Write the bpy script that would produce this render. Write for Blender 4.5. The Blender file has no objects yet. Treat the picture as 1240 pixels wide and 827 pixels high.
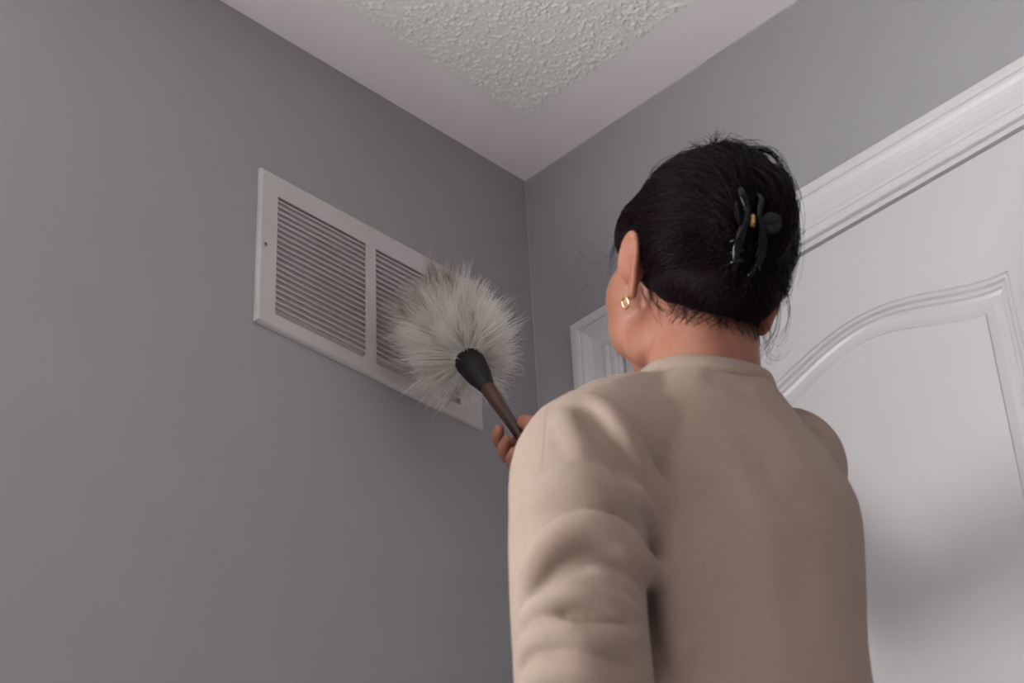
import bpy, bmesh, math, random
import numpy as np
from mathutils import Vector, Matrix, Quaternion
from mathutils.bvhtree import BVHTree

PI = math.pi
rng = np.random.default_rng(7)
random.seed(7)
sc = bpy.context.scene
COL = sc.collection

# ------------------------------------------------------------------ camera
cam_d = bpy.data.cameras.new('camera')
cam = bpy.data.objects.new('camera', cam_d)
COL.objects.link(cam)
cam_d.sensor_width = 36.0
cam_d.sensor_fit = 'HORIZONTAL'
cam_d.lens = 73.714
cam_d.clip_start = 0.02
mw = Matrix(((0.70429626, 0.42504726, 0.56859618, 1.7107962),
             (0.70862694, -0.37286692, -0.59901429, -1.84946814),
             (-0.04259868, 0.82480609, -0.56380871, 0.42441692),
             (0, 0, 0, 1)))
cam.matrix_world = mw
cam_d.dof.use_dof = True
cam_d.dof.focus_distance = 2.6
cam_d.dof.aperture_fstop = 9.0
sc.camera = cam

# ------------------------------------------------------------------ world
world = bpy.data.worlds.new('world')
sc.world = world
world.use_nodes = True
wb = world.node_tree.nodes['Background']
wb.inputs['Color'].default_value = (0.72, 0.82, 1.0, 1)
wb.inputs['Strength'].default_value = 0.4

# ------------------------------------------------------------------ daylight by the left window, added fill at the right (lamps in the openings)
def area(name, loc, rot, sx, sy, power, col):
    l = bpy.data.lights.new(name, 'AREA')
    l.shape = 'RECTANGLE'; l.size = sx; l.size_y = sy
    l.energy = power; l.color = col
    o = bpy.data.objects.new(name, l)
    o.location = loc; o.rotation_euler = rot
    COL.objects.link(o)
    return o
RX, RY, H = 3.3, -3.7, 2.44           # room: x 0..RX, y RY..0
WIN1 = (-2.60, -1.48, 0.85, 2.10)     # left wall window, behind the photographer: y0 y1 z0 z1
WIN2 = (-3.3, -2.3, 0.9, 2.05)       # unseen right wall window, added for fill light: y0 y1 z0 z1
area('daylight_left_window', (-0.06, (WIN1[0]+WIN1[1])/2, (WIN1[2]+WIN1[3])/2), (0, -PI/2-.25, 0), 1.2, 1.02, 86, (0.965, 0.98, 1.0))
area('fill_right_window', (RX+0.06, (WIN2[0]+WIN2[1])/2, (WIN2[2]+WIN2[3])/2), (0, PI/2, 0), 1.05, .9, .8, (0.965, 0.98, 1.0))  # weak fill lamp, added to raise the ambient light on the left wall
sc.cycles.diffuse_bounces = 14
sc.cycles.max_bounces = 20

# ------------------------------------------------------------------ exposure 
sc.view_settings.view_transform = 'Standard'
sc.view_settings.look = 'None'
sc.view_settings.gamma = 1.0
sc.view_settings.use_curve_mapping = False
sc.view_settings.exposure = 0.10

# ------------------------------------------------------------------ materials
def s2l(c):
    return tuple(((v/12.92) if v <= 0.04045 else ((v+0.055)/1.055)**2.4) for v in c)
def rgb(r, g, b):
    return s2l((r/255, g/255, b/255))
def mat(name, col, rough=0.6, spec=0.5, metal=0.0, noise=None, bump=None, sss=0.0, sheen=0.0, coat=0.0, extra=None):
    """noise=(scale, colour2, lo, hi)   bump=(scale, strength, distance, detail)"""
    m = bpy.data.materials.new(name); m.use_nodes = True
    nt = m.node_tree; N = nt.nodes; Lk = nt.links
    b = N['Principled BSDF']
    b.inputs['Base Color'].default_value = (*col, 1)
    b.inputs['Roughness'].default_value = rough
    b.inputs['Specular IOR Level'].default_value = spec
    b.inputs['Metallic'].default_value = metal
    if sss:
        b.inputs['Subsurface Weight'].default_value = sss
        b.inputs['Subsurface Radius'].default_value = (0.012, 0.005, 0.003)
        b.inputs['Subsurface Scale'].default_value = 1.0
    if sheen:
        b.inputs['Sheen Weight'].default_value = sheen
    if coat:
        b.inputs['Coat Weight'].default_value = coat
    tc = N.new('ShaderNodeTexCoord')
    last = None
    for spec_n in (noise or []):
        sca, c2, lo, hi = spec_n[:4]
        n = N.new('ShaderNodeTexNoise'); n.inputs['Scale'].default_value = sca
        n.inputs['Detail'].default_value = 4
        if len(spec_n) > 4:
            mp = N.new('ShaderNodeMapping'); mp.inputs['Scale'].default_value = spec_n[4]
            Lk.new(tc.outputs['Object'], mp.inputs['Vector']); Lk.new(mp.outputs['Vector'], n.inputs['Vector'])
        else:
            Lk.new(tc.outputs['Object'], n.inputs['Vector'])
        r = N.new('ShaderNodeMapRange'); r.inputs['From Min'].default_value = lo; r.inputs['From Max'].default_value = hi
        Lk.new(n.outputs['Fac'], r.inputs['Value'])
        mx = N.new('ShaderNodeMix'); mx.data_type = 'RGBA'
        Lk.new(r.outputs['Result'], mx.inputs['Factor'])
        if last is None: mx.inputs['A'].default_value = (*col, 1)
        else: Lk.new(last, mx.inputs['A'])
        mx.inputs['B'].default_value = (*c2, 1)
        last = mx.outputs['Result']
    if last is not None: Lk.new(last, b.inputs['Base Color'])
    if bump:
        prev = None
        for bs in (bump if isinstance(bump[0], (tuple, list)) else [bump]):
            n = N.new('ShaderNodeTexNoise'); n.inputs['Scale'].default_value = bs[0]; n.inputs['Detail'].default_value = bs[3]
            if len(bs) > 4:
                mp = N.new('ShaderNodeMapping'); mp.inputs['Scale'].default_value = bs[4]
                Lk.new(tc.outputs['Object'], mp.inputs['Vector']); Lk.new(mp.outputs['Vector'], n.inputs['Vector'])
            else:
                Lk.new(tc.outputs['Object'], n.inputs['Vector'])
            bn = N.new('ShaderNodeBump'); bn.inputs['Strength'].default_value = bs[1]; bn.inputs['Distance'].default_value = bs[2]
            Lk.new(n.outputs['Fac'], bn.inputs['Height'])
            if prev is not None: Lk.new(prev, bn.inputs['Normal'])
            prev = bn.outputs['Normal']
        Lk.new(prev, b.inputs['Normal'])
    return m

M = {}
M['wall'] = mat('grey_wall_paint', rgb(163, 161, 164), 0.55, 0.35, noise=[(2.2, rgb(161, 159, 161), .4, .6)], bump=[(260, .12, .002, 3), (40, .1, .003, 2)])
M['ceil'] = mat('flat_white_ceiling_paint', rgb(244, 236, 237), 0.8, 0.2, noise=[(3, rgb(242, 235, 235), .4, .6)], bump=[(180, .08, .002, 3)])
M['popcorn'] = mat('stippled_ceiling_texture', rgb(240, 237, 232), 0.85, 0.2, bump=[(420, .25, .002, 3)])
M['trim'] = mat('white_semi_gloss_trim_paint', rgb(216, 213, 212), 0.34, 0.5, noise=[(5, rgb(213, 210, 210), .4, .6)], bump=[(90, .04, .002, 2)])
M['door'] = mat('white_wood_grain_door_paint', rgb(206, 203, 203), 0.33, 0.5, bump=[(60, .10, .0015, 4, (6, 1, .35)), (14, .05, .004, 2, (3, 1, .3))])
M['caulk'] = mat('pale_caulk', rgb(176, 174, 175), 0.5, 0.4)
M['vent'] = mat('white_enamel_metal', rgb(205, 198, 197), 0.42, 0.5, noise=[(9, rgb(198, 193, 190), .4, .65)])
M['dark'] = mat('dark_duct', rgb(52, 46, 42), 0.9, 0.1)
M['screw'] = mat('painted_screw_head', rgb(190, 186, 184), 0.4, 0.5, 0.2)
M['floor'] = mat('pale_grey_carpet', rgb(222, 220, 222), 0.95, 0.1, noise=[(60, rgb(210, 208, 210), .4, .6)], bump=[(400, .5, .004, 3)])
M['skin'] = mat('skin', rgb(160, 108, 86), 0.5, 0.35, noise=[(26, rgb(144, 88, 70), .42, .72), (320, rgb(140, 84, 62), .62, .76)], bump=[(220, .25, .0008, 3)], sss=0.18)
M['nail'] = mat('finger_nail', rgb(220, 160, 140), 0.3, 0.5)
M['lip'] = mat('lip', rgb(176, 100, 92), 0.45, 0.4)
M['eye_white'] = mat('eye_white', rgb(232, 226, 220), 0.2, 0.6)
M['iris'] = mat('brown_iris', rgb(60, 36, 22), 0.15, 0.6)
M['hair'] = mat('dark_brown_hair', (0.008, 0.0030, 0.0052), 0.42, 0.12)
M['scalp'] = mat('dark_hair_mass', (0.007, 0.0027, 0.0046), 0.6, 0.08, bump=[(60, .5, .004, 3, (1, 1, 4))])
M['shirt'] = mat('beige_sweatshirt_fleece', rgb(160, 141, 127), 0.92, 0.12, noise=[(7, rgb(156, 137, 123), .35, .65), (500, rgb(149, 130, 116), .45, .7)], bump=[(700, .25, .0012, 3), (1400, .2, .0008, 2)], sheen=0.08)
M['trousers'] = mat('dark_blue_denim', rgb(48, 56, 78), 0.9, 0.2, noise=[(300, rgb(66, 76, 100), .45, .65)])
M['sock'] = mat('grey_sock', rgb(120, 120, 122), 0.95, 0.1)
M['plastic'] = mat('glossy_black_plastic', (0.002, 0.0022, 0.004), 0.10, 0.2)
M['brass'] = mat('brass_spring', rgb(214, 178, 120), 0.3, 0.5, 1.0)
M['gold'] = mat('polished_gold', rgb(250, 214, 150), 0.14, 0.5, 1.0)
M['wood'] = mat('dark_red_brown_wood', rgb(74, 36, 24), 0.38, 0.5, noise=[(40, rgb(44, 22, 15), .35, .65, (1, 1, .12))], coat=0.15)
M['ferrule'] = mat('black_leather_collar', rgb(17, 13, 14), 0.55, 0.35, bump=[(300, .3, .001, 3)])
M['glass'] = mat('window_glass', (1, 1, 1), 0.02, 0.5)
M['glass'].node_tree.nodes['Principled BSDF'].inputs['Transmission Weight'].default_value = 1.0
# wool: cream white, with a dusty brown patch at the tips (object space along the fleece)
def wool_mat():
    m = mat('cream_lambswool', (0.99, 0.965, 0.925), 0.9, 0.2, noise=[(9, (0.97, 0.925, 0.86), .42, .66)])
    nt = m.node_tree; N = nt.nodes; Lk = nt.links; b = N['Principled BSDF']
    src = b.inputs['Base Color'].links[0].from_socket
    at = N.new('ShaderNodeAttribute'); at.attribute_name = 'dust'
    mx = N.new('ShaderNodeMix'); mx.data_type = 'RGBA'
    Lk.new(at.outputs['Fac'], mx.inputs['Factor']); Lk.new(src, mx.inputs['A'])
    mx.inputs['B'].default_value = (*rgb(176, 152, 128), 1)
    Lk.new(mx.outputs['Result'], b.inputs['Base Color'])
    b.inputs['Sheen Weight'].default_value = 0.2
    tr = N.new('ShaderNodeBsdfTranslucent'); Lk.new(mx.outputs['Result'], tr.inputs['Color'])
    ms = N.new('ShaderNodeMixShader'); ms.inputs['Fac'].default_value = .55
    Lk.new(b.outputs['BSDF'], ms.inputs[1]); Lk.new(tr.outputs['BSDF'], ms.inputs[2]); Lk.new(ms.outputs['Shader'], N['Material Output'].inputs['Surface'])
    return m
M['wool'] = wool_mat()

# ------------------------------------------------------------------ mesh helpers
def link(name, verts, faces, m=None, parent=None, smooth=False):
    me = bpy.data.meshes.new(name)
    if isinstance(verts, np.ndarray) and isinstance(faces, np.ndarray):
        nv = len(verts); nf = len(faces); k = faces.shape[1]
        me.vertices.add(nv); me.vertices.foreach_set('co', verts.astype(np.float32).ravel())
        me.loops.add(nf*k); me.loops.foreach_set('vertex_index', faces.astype(np.int32).ravel())
        me.polygons.add(nf); me.polygons.foreach_set('loop_start', np.arange(0, nf*k, k, dtype=np.int32))
        me.update(calc_edges=True); me.validate()
    else:
        me.from_pydata([tuple(map(float, v)) for v in verts], [], [tuple(map(int, f)) for f in faces])
        me.update()
    if smooth:
        me.polygons.foreach_set('use_smooth', np.ones(len(me.polygons), dtype=bool))
    o = bpy.data.objects.new(name, me)
    if m: me.materials.append(m)
    COL.objects.link(o)
    if parent: o.parent = parent
    return o
def empty(name, loc=(0, 0, 0), rz=0):
    o = bpy.data.objects.new(name, None); o.empty_display_size = .05
    o.location = loc; o.rotation_euler = (0, 0, rz); COL.objects.link(o); return o
def tag(o, label=None, cat=None, group=None, kind=None):
    if label: o['label'] = label
    if cat: o['category'] = cat
    if group: o['group'] = group
    if kind: o['kind'] = kind
    return o
class MB:
    def __init__(s): s.v = []; s.f = []
    def add(s, v, f):
        n = len(s.v); s.v += [tuple(p) for p in v]; s.f += [tuple(i+n for i in q) for q in f]; return s
    def box(s, a, b):
        x0, y0, z0 = a; x1, y1, z1 = b
        return s.add([(x0,y0,z0),(x1,y0,z0),(x1,y1,z0),(x0,y1,z0),(x0,y0,z1),(x1,y0,z1),(x1,y1,z1),(x0,y1,z1)],
                     [(0,3,2,1),(4,5,6,7),(0,1,5,4),(1,2,6,5),(2,3,7,6),(3,0,4,7)])
    def build(s, name, m, parent=None, smooth=False): return link(name, s.v, s.f, m, parent, smooth)
def frames(P):
    P = np.asarray(P, float); T = np.gradient(P, axis=0); T /= np.linalg.norm(T, axis=1)[:, None]+1e-12
    a = np.array([0, 0, 1.]) if abs(T[0][2]) < .9 else np.array([1., 0, 0])
    n = np.cross(T[0], a); n /= np.linalg.norm(n); NN = []
    for t in T:
        n = n - t*(n@t); n /= np.linalg.norm(n); NN.append(n)
    NN = np.array(NN); return T, NN, np.cross(T, NN)
def catmull(P, k=6):
    P = np.asarray(P, float); out = []
    Q = np.vstack([2*P[0]-P[1], P, 2*P[-1]-P[-2]])
    for i in range(1, len(Q)-2):
        for j in range(k):
            t = j/k
            out.append(.5*((2*Q[i])+(-Q[i-1]+Q[i+1])*t+(2*Q[i-1]-5*Q[i]+4*Q[i+1]-Q[i+2])*t*t+(-Q[i-1]+3*Q[i]-3*Q[i+1]+Q[i+2])*t**3))
    out.append(Q[-2]); return np.array(out)
def tube(P, R, n=16, k=5, cap=True, flat=1.0):
    """closed smooth tube through points P with radii R (rounded ends)"""
    D = catmull(np.hstack([np.asarray(P, float), np.asarray(R, float)[:, None]]), k) if len(P) > 2 or k > 1 else np.hstack([P, np.array(R)[:, None]])
    C = D[:, :3]; r = np.abs(D[:, 3])
    if cap:
        T, _, _ = frames(C)
        pre = [(C[0]-T[0]*r[0]*math.sin(a), r[0]*math.cos(a)) for a in (1.45, 1.1, .75, .4)]
        post = [(C[-1]+T[-1]*r[-1]*math.sin(a), r[-1]*math.cos(a)) for a in (.4, .75, 1.1, 1.45)]
        C = np.vstack([[p[0] for p in pre], C, [p[0] for p in post]]); r = np.concatenate([[p[1] for p in pre], r, [p[1] for p in post]])
    T, A, B = frames(C)
    v = []; f = []
    for i in range(len(C)):
        for j in range(n):
            a = 2*PI*j/n; v.append(C[i]+A[i]*r[i]*math.cos(a)+B[i]*r[i]*flat*math.sin(a))
    for i in range(len(C)-1):
        for j in range(n):
            f.append((i*n+j, i*n+(j+1) % n, (i+1)*n+(j+1) % n, (i+1)*n+j))
    f.append(tuple(range(n-1, -1, -1))); f.append(tuple((len(C)-1)*n+j for j in range(n)))
    return v, f
def ell(c, r, rot=None, nu=24, nv=14):
    v = [(0, 0, -1.)]
    for i in range(1, nv):
        th = -PI/2+PI*i/nv
        for j in range(nu):
            v.append((math.cos(th)*math.cos(2*PI*j/nu), math.cos(th)*math.sin(2*PI*j/nu), math.sin(th)))
    v.append((0, 0, 1.)); f = []
    for j in range(nu): f.append((0, 1+(j+1) % nu, 1+j))
    for i in range(nv-2):
        for j in range(nu):
            a = 1+i*nu; f.append((a+j, a+(j+1) % nu, a+nu+(j+1) % nu, a+nu+j))
    top = len(v)-1
    for j in range(nu): f.append((1+(nv-2)*nu+j, 1+(nv-2)*nu+(j+1) % nu, top))
    v = np.array(v)*np.array(r)
    if rot is not None: v = v @ np.array(rot.to_matrix() if hasattr(rot, 'to_matrix') else rot).T
    return [tuple(p) for p in v+np.array(c)], f
def eul(x, y, z): return Matrix.Rotation(math.radians(z), 3, 'Z') @ Matrix.Rotation(math.radians(y), 3, 'Y') @ Matrix.Rotation(math.radians(x), 3, 'X')
def loft(secs, n=40, p=2.3):
    """secs: (cx,cy,z,rx,ry)"""
    secs = catmull(np.array(secs, float), 4); v = []; f = []
    for cx, cy, z, rx, ry in secs:
        for j in range(n):
            a = 2*PI*j/n; c, s = math.cos(a), math.sin(a)
            v.append((cx+rx*abs(c)**(2/p)*(1 if c > 0 else -1), cy+ry*abs(s)**(2/p)*(1 if s > 0 else -1), z))
    m = len(secs)
    for i in range(m-1):
        for j in range(n): f.append((i*n+j, i*n+(j+1) % n, (i+1)*n+(j+1) % n, (i+1)*n+j))
    f.append(tuple(range(n-1, -1, -1))); f.append(tuple((m-1)*n+j for j in range(n)))
    return v, f
def voxel(parts, vs):
    mb = MB()
    for v, f in parts: mb.add(v, f)
    me = bpy.data.meshes.new('tmp'); me.from_pydata([tuple(map(float, v)) for v in mb.v], [], mb.f); me.update()
    o = bpy.data.objects.new('tmp', me); COL.objects.link(o)
    md = o.modifiers.new('r', 'REMESH'); md.mode = 'VOXEL'; md.voxel_size = vs; md.adaptivity = 0
    dg = bpy.context.evaluated_depsgraph_get(); ev = o.evaluated_get(dg); em = ev.to_mesh()
    V = np.empty(len(em.vertices)*3, np.float32); em.vertices.foreach_get('co', V); V = V.reshape(-1, 3).astype(float)
    F = np.empty(len(em.loops), np.int32); em.loops.foreach_get('vertex_index', F)
    lt = np.empty(len(em.polygons), np.int32); em.polygons.foreach_get('loop_total', lt)
    ls = np.empty(len(em.polygons), np.int32); em.polygons.foreach_get('loop_start', ls)
    q = ls[lt == 4]; F = F[q[:, None]+np.arange(4)]
    ev.to_mesh_clear(); bpy.data.objects.remove(o); bpy.data.meshes.remove(me)
    return V, F
def smooth(V, F, n, lam=.5, w=None, mu=None):
    E = np.vstack([F[:, [0, 1]], F[:, [1, 2]], F[:, [2, 3]], F[:, [3, 0]]])
    cnt = np.bincount(E.ravel(), minlength=len(V)).astype(float)[:, None]
    def step(V, l):
        S = np.zeros_like(V)
        for k in range(3):
            S[:, k] = np.bincount(E[:, 0], V[E[:, 1], k], len(V))+np.bincount(E[:, 1], V[E[:, 0], k], len(V))
        d = S/np.maximum(cnt, 1)-V
        return V+d*l*(1 if w is None else w[:, None])
    for _ in range(n):
        V = step(V, lam)
        if mu: V = step(V, mu)
    return V
def normals(V, F):
    a = V[F[:, 2]]-V[F[:, 0]]; b = V[F[:, 3]]-V[F[:, 1]]; fn = np.cross(a, b); N = np.zeros_like(V)
    for k in range(3):
        for c in range(4): N[:, k] += np.bincount(F[:, c], fn[:, k], len(V))
    return N/(np.linalg.norm(N, axis=1)[:, None]+1e-12)
def strands(paths, r0, sides=3, taper=.15):
    """paths (n,k,3) -> tapered tubes as one vertex/face array; r0 (n,) root radii"""
    n, k, _ = paths.shape
    T = np.gradient(paths, axis=1); T /= np.linalg.norm(T, axis=2)[..., None]+1e-9
    up = rng.normal(size=(n, 1, 3)); A = np.cross(T, up); A /= np.linalg.norm(A, axis=2)[..., None]+1e-9; B = np.cross(T, A)
    t = np.linspace(0, 1, k); prof = np.clip(1-(1-taper)*t**2, taper, 1)
    r = r0[:, None]*prof[None]
    V = np.empty((n, k, sides, 3))
    for j in range(sides):
        a = 2*PI*j/sides; V[:, :, j] = paths+(A*math.cos(a)+B*math.sin(a))*r[..., None]
    idx = np.arange(n*k*sides).reshape(n, k, sides)
    F = []
    for j in range(sides):
        j2 = (j+1) % sides
        F.append(np.stack([idx[:, :-1, j], idx[:, :-1, j2], idx[:, 1:, j2], idx[:, 1:, j]], -1).reshape(-1, 4))
    return V.reshape(-1, 3), np.vstack(F)

# ================================================================== ROOM
T = 0.12
def wall_with_hole(name, axis, c, c2, a0, a1, z0, z1, hole):
    """axis 0: plane x=c..c2, along y; axis 1: plane y=c..c2, along x"""
    mb = MB()
    def bx(p0, p1, q0, q1):
        if p1-p0 < 1e-6 or q1-q0 < 1e-6: return
        lo, hi = min(c, c2), max(c, c2)
        if axis == 0: mb.box((lo, p0, q0), (hi, p1, q1))
        else: mb.box((p0, lo, q0), (p1, hi, q1))
    for a0, a1, hole in (hole if isinstance(hole, list) else [(a0, a1, hole)]):
        if hole is None: bx(a0, a1, z0, z1); continue
        h0, h1, k0, k1 = hole
        bx(a0, h0, z0, z1); bx(h1, a1, z0, z1); bx(h0, h1, z0, k0); bx(h0, h1, k1, z1)
    return tag(mb.build(name, M['wall']), kind='structure')
DX0, DX1, DZ = 0.1545, 0.9455, 2.045      # door opening
VY0, VY1, VZ0, VZ1 = -0.493, -0.141, 1.957, 2.166  # hole behind the register
VY1 = -0.155; VZ1 = 2.153
wl = wall_with_hole('wall_left', 0, 0, -T, RY, 0.0, 0, H, [(RY, -1.2, WIN1), (-1.2, 0.0, (VY0, VY1, VZ0, VZ1))])
wall_with_hole('wall_back', 1, 0, T, -T, RX+T, 0, H, (DX0, DX1, 0, DZ))
wall_with_hole('wall_right', 0, RX, RX+T, RY, 0.0, 0, H, WIN2)
wall_with_hole('wall_rear', 1, RY, RY-T, -T, RX+T, 0, H, None)
fl = MB(); fl.box((-T, RY-T, -.1), (RX+T, T, 0)); tag(fl.build('floor', M['floor']), kind='structure')
ce = MB(); ce.box((-T, RY-T, H), (RX+T, T, H+.1)); ceiling = tag(ce.build('ceiling', M['ceil']), kind='structure')
# hallway side behind the door so that nothing is open
hb = MB(); hb.box((DX0-.1, T+.001, 0), (DX1+.1, T+.03, DZ+.1)); tag(hb.build('wall_hall', M['wall']), kind='structure')

# stippled ceiling field, real relief, with its clean margin of about 11 cm
def noise2(nx, ny, cell, seed, sharp=False):
    r = np.random.default_rng(seed); gx, gy = int(nx/cell)+3, int(ny/cell)+3
    G = r.random((gx, gy)); x = np.arange(nx)/cell; y = np.arange(ny)/cell
    xi = x.astype(int); yi = y.astype(int); fx = x-xi; fy = y-yi; fx = fx*fx*(3-2*fx); fy = fy*fy*(3-2*fy)
    a = G[xi][:, yi]; b = G[xi+1][:, yi]; c = G[xi][:, yi+1]; d = G[xi+1][:, yi+1]
    return (a*(1-fx)[:, None]+b*fx[:, None])*(1-fy)[None]+(c*(1-fx)[:, None]+d*fx[:, None])*fy[None]
def stipple(x0, x1, y0, y1, st, seed, coarse=False):
    nx, ny = int((x1-x0)/st)+1, int((y1-y0)/st)+1
    X = np.linspace(x0, x1, nx)[:, None]*np.ones((1, ny)); Y = np.ones((nx, 1))*np.linspace(y0, y1, ny)[None]
    k = .002/st
    a = noise2(nx, ny, 1.45*k, seed); b = noise2(nx, ny, 2.1*k, seed+1); c = noise2(nx, ny, 12*k, seed+2)
    h = np.clip(a*.6+b*.55+c*.12-.62, 0, .3)/.3
    h = (h*h*(3-2*h))*.0024
    e = np.minimum(np.minimum(X-.104, -.104-Y)/.012, 1)+(noise2(nx, ny, 6*k, seed+5)-.5)*.9
    h *= np.clip(e*1.3, 0, 1)
    Z = H-.0002-h
    V = np.stack([X, Y, Z], -1).reshape(-1, 3)
    I = np.arange(nx*ny).reshape(nx, ny)
    F = np.stack([I[:-1, :-1], I[:-1, 1:], I[1:, 1:], I[1:, :-1]], -1).reshape(-1, 4)
    return V, F
V1, F1 = stipple(.096, .82, -.82, -.096, .0014, 3)
o = link('stippled_texture', V1, F1, M['popcorn'], ceiling, True); tag(o, kind='stuff')
mb = MB()
rest = MB()
for (xa, xb, ya, yb) in ((.82, RX-.1, RY+.1, -.104), (.104, .82, RY+.1, -.82)):
    V2, F2 = stipple(xa, xb, ya, yb, .012, 9); rest.add(V2, F2)
V2 = np.array(rest.v); V2[:, 2] = np.where(V2[:, 2] > H-.0003, H-.0003, V2[:, 2])
o = link('stippled_texture', V2, np.array(rest.f), M['popcorn'], ceiling, True); tag(o, kind='stuff')

# caulk and paint line where the back wall meets the ceiling, uneven
def paint_line():
    n = 420; xs = np.linspace(0, RX, n); r = np.random.default_rng(4)
    w = np.interp(xs, np.linspace(0, RX, 60), r.random(60)*.0026+.0001)+np.interp(xs, np.linspace(0, RX, 200), r.random(200)*.0018)
    th = np.interp(xs, np.linspace(0, RX, 80), r.random(80)*.0012+.0003)
    v = []; f = []
    for x, a, t in zip(xs, w, th): v += [(x, 0, H-a), (x, -t, H-a*.7), (x, -t*1.2, H-.0001), (x, 0, H)]
    for i in range(n-1):
        for j in range(3): f.append((i*4+j, i*4+j+1, i*4+j+5, i*4+j+4))
    return v, f
v, f = paint_line(); tag(link('trim_4', v, f, M['caulk']), kind='structure')
v = []; f = []; zs = np.linspace(0, H, 160); r = np.random.default_rng(5)
for z, a in zip(zs, r.random(160)*.0012+.0016): v += [(0, -a*.3, z), (a*.5, -a*.6, z), (a, -.00005, z)]
for i in range(159):
    for j in range(2): f.append((i*3+j, i*3+j+1, i*3+j+4, i*3+j+3))
tag(link('trim_5', v, f, M['caulk']), kind='structure')

# baseboards (below the frame)
def board(name, a, b):
    mb = MB(); mb.box(a, b); return tag(mb.build(name, M['trim']), kind='structure')
board('baseboard_left', (0, RY, 0), (.014, 0, .1)); board('baseboard_rear', (.014, RY, 0), (RX-.014, RY+.014, .1))
board('baseboard_right', (RX-.014, RY, 0), (RX, 0, .1)); board('baseboard_back', (1.03, -.014, 0), (RX-.014, 0, .1))

# windows behind the camera
def window(name, axis, c, a0, a1, z0, z1, inward):
    def bx(mb, p0, p1, d0, d1, q0, q1):
        lo, hi = sorted((c-inward*d0, c-inward*d1))
        if axis == 0: mb.box((lo, p0, q0), (hi, p1, q1))
        else: mb.box((p0, lo, q0), (p1, hi, q1))
    w = .045; f = MB()
    bx(f, a0, a0+w, .08, .12, z0, z1); bx(f, a1-w, a1, .08, .12, z0, z1); bx(f, a0+w, a1-w, .08, .12, z0, z0+w); bx(f, a0+w, a1-w, .08, .12, z1-w, z1)
    mid = (a0+a1)/2; bx(f, mid-.02, mid+.02, .08, .12, z0+w, z1-w)
    o = tag(f.build(name, M['trim']), kind='structure')
    for p0, p1 in ((a0+w, mid-.02), (mid+.02, a1-w)):
        g = MB(); bx(g, p0, p1, .105, .109, z0+w, z1-w); g.build('pane', M['glass'], o)
    s = MB(); bx(s, a0-.05, a1+.05, -.03, .08, z0-.025, z0); s.build('sill', M['trim'], o)
    k = MB()
    for args in ((a0-.07, a0, -.015, 0, z0, z1+.07), (a1, a1+.07, -.015, 0, z0, z1+.07), (a0, a1, -.015, 0, z1, z1+.07)): bx(k, *args)
    k.build('casing', M['trim'], o)
window('window_1', 0, 0, *WIN1, 1)
window('window_2_added', 0, RX, *WIN2, -1)  # unseen window, added to hold the right-hand fill lamp

# ------------------------------------------------------------------ door leaf (moulded, arch-top panel)
def door_leaf():
    x0, x1, z0, z1 = .1665, .9335, .012, 2.031
    xm = .5485; a = .2105; mb = MB()
    yf = 0.0025
    # (inset, depth): bead, step, bead, long cove, crisp line, raised field
    prof = [(0, 0), (.0012, .0022), (.0035, .0008), (.0065, .0008), (.0082, .0045), (.0105, .0030), (.0135, .0032), (.0152, .0062), (.019, .0082), (.024, .0086), (.031, .0068), (.037, .0036), (.0395, .0022), (.0402, .0032), (.0412, .0012), (.06, .0012)]
    def rise(u): return .047*(.5+.5*math.cos(PI*min(1, abs(u)*1.0)))**.85
    def region(rz0, rz1, pz0, pz1, arch):
        nt = 44; ns = 6; nb = 10
        def ring(d):
            A = a-d; pts = []
            for i in range(nt+1):
                u = -1+2*i/nt
                zt = pz1-d*1.0+(rise(u) if arch else 0)
                pts.append((xm+A*u, zt))
            for i in range(1, ns): pts.append((xm+A, pz1-d+(pz0+d-pz1+d)*i/ns))
            for i in range(nb+1): pts.append((xm+A-2*A*i/nb, pz0+d))
            for i in range(1, ns): pts.append((xm-A, pz0+d+(pz1-d-pz0-d)*i/ns))
            return pts
        outer = []
        for i in range(nt+1): outer.append((x0+(x1-x0)*i/nt, rz1))
        for i in range(1, ns): outer.append((x1, rz1+(rz0-rz1)*i/ns))
        for i in range(nb+1): outer.append((x1-(x1-x0)*i/nb, rz0))
        for i in range(1, ns): outer.append((x0, rz0+(rz1-rz0)*i/ns))
        rings = [[(x, yf, z) for x, z in outer]]+[[(x, yf+dep, z) for x, z in ring(d)] for d, dep in prof]
        n = len(outer); v = [p for r in rings for p in r]; f = []
        for i in range(len(rings)-1):
            for j in range(n): f.append((i*n+j, (i+1)*n+j, (i+1)*n+(j+1) % n, i*n+(j+1) % n))
        # close the field with column strips
        L = (len(rings)-1)*n
        top = [L+i for i in range(nt+1)]
        cb = len(v); v.append((xm, yf+prof[-1][1], (pz0+pz1)/2))
        for j in range(n): f.append((L+j, cb, L+(j+1) % n))
        mb.add(v, f)
    zm = .95
    region(zm, z1, 1.06, 1.8535, True); region(z0, zm, .22, .86, False)
    # edges and back
    d = .035
    mb.add([(x0, yf, z0), (x1, yf, z0), (x1, yf, z1), (x0, yf, z1), (x0, yf+d, z0), (x1, yf+d, z0), (x1, yf+d, z1), (x0, yf+d, z1)],
           [(4, 5, 6, 7)[::-1], (0, 1, 5, 4), (1, 2, 6, 5), (2, 3, 7, 6), (3, 0, 4, 7)])
    return mb
d1 = tag(door_leaf().build('door_1', M['door']), kind='structure')
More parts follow.
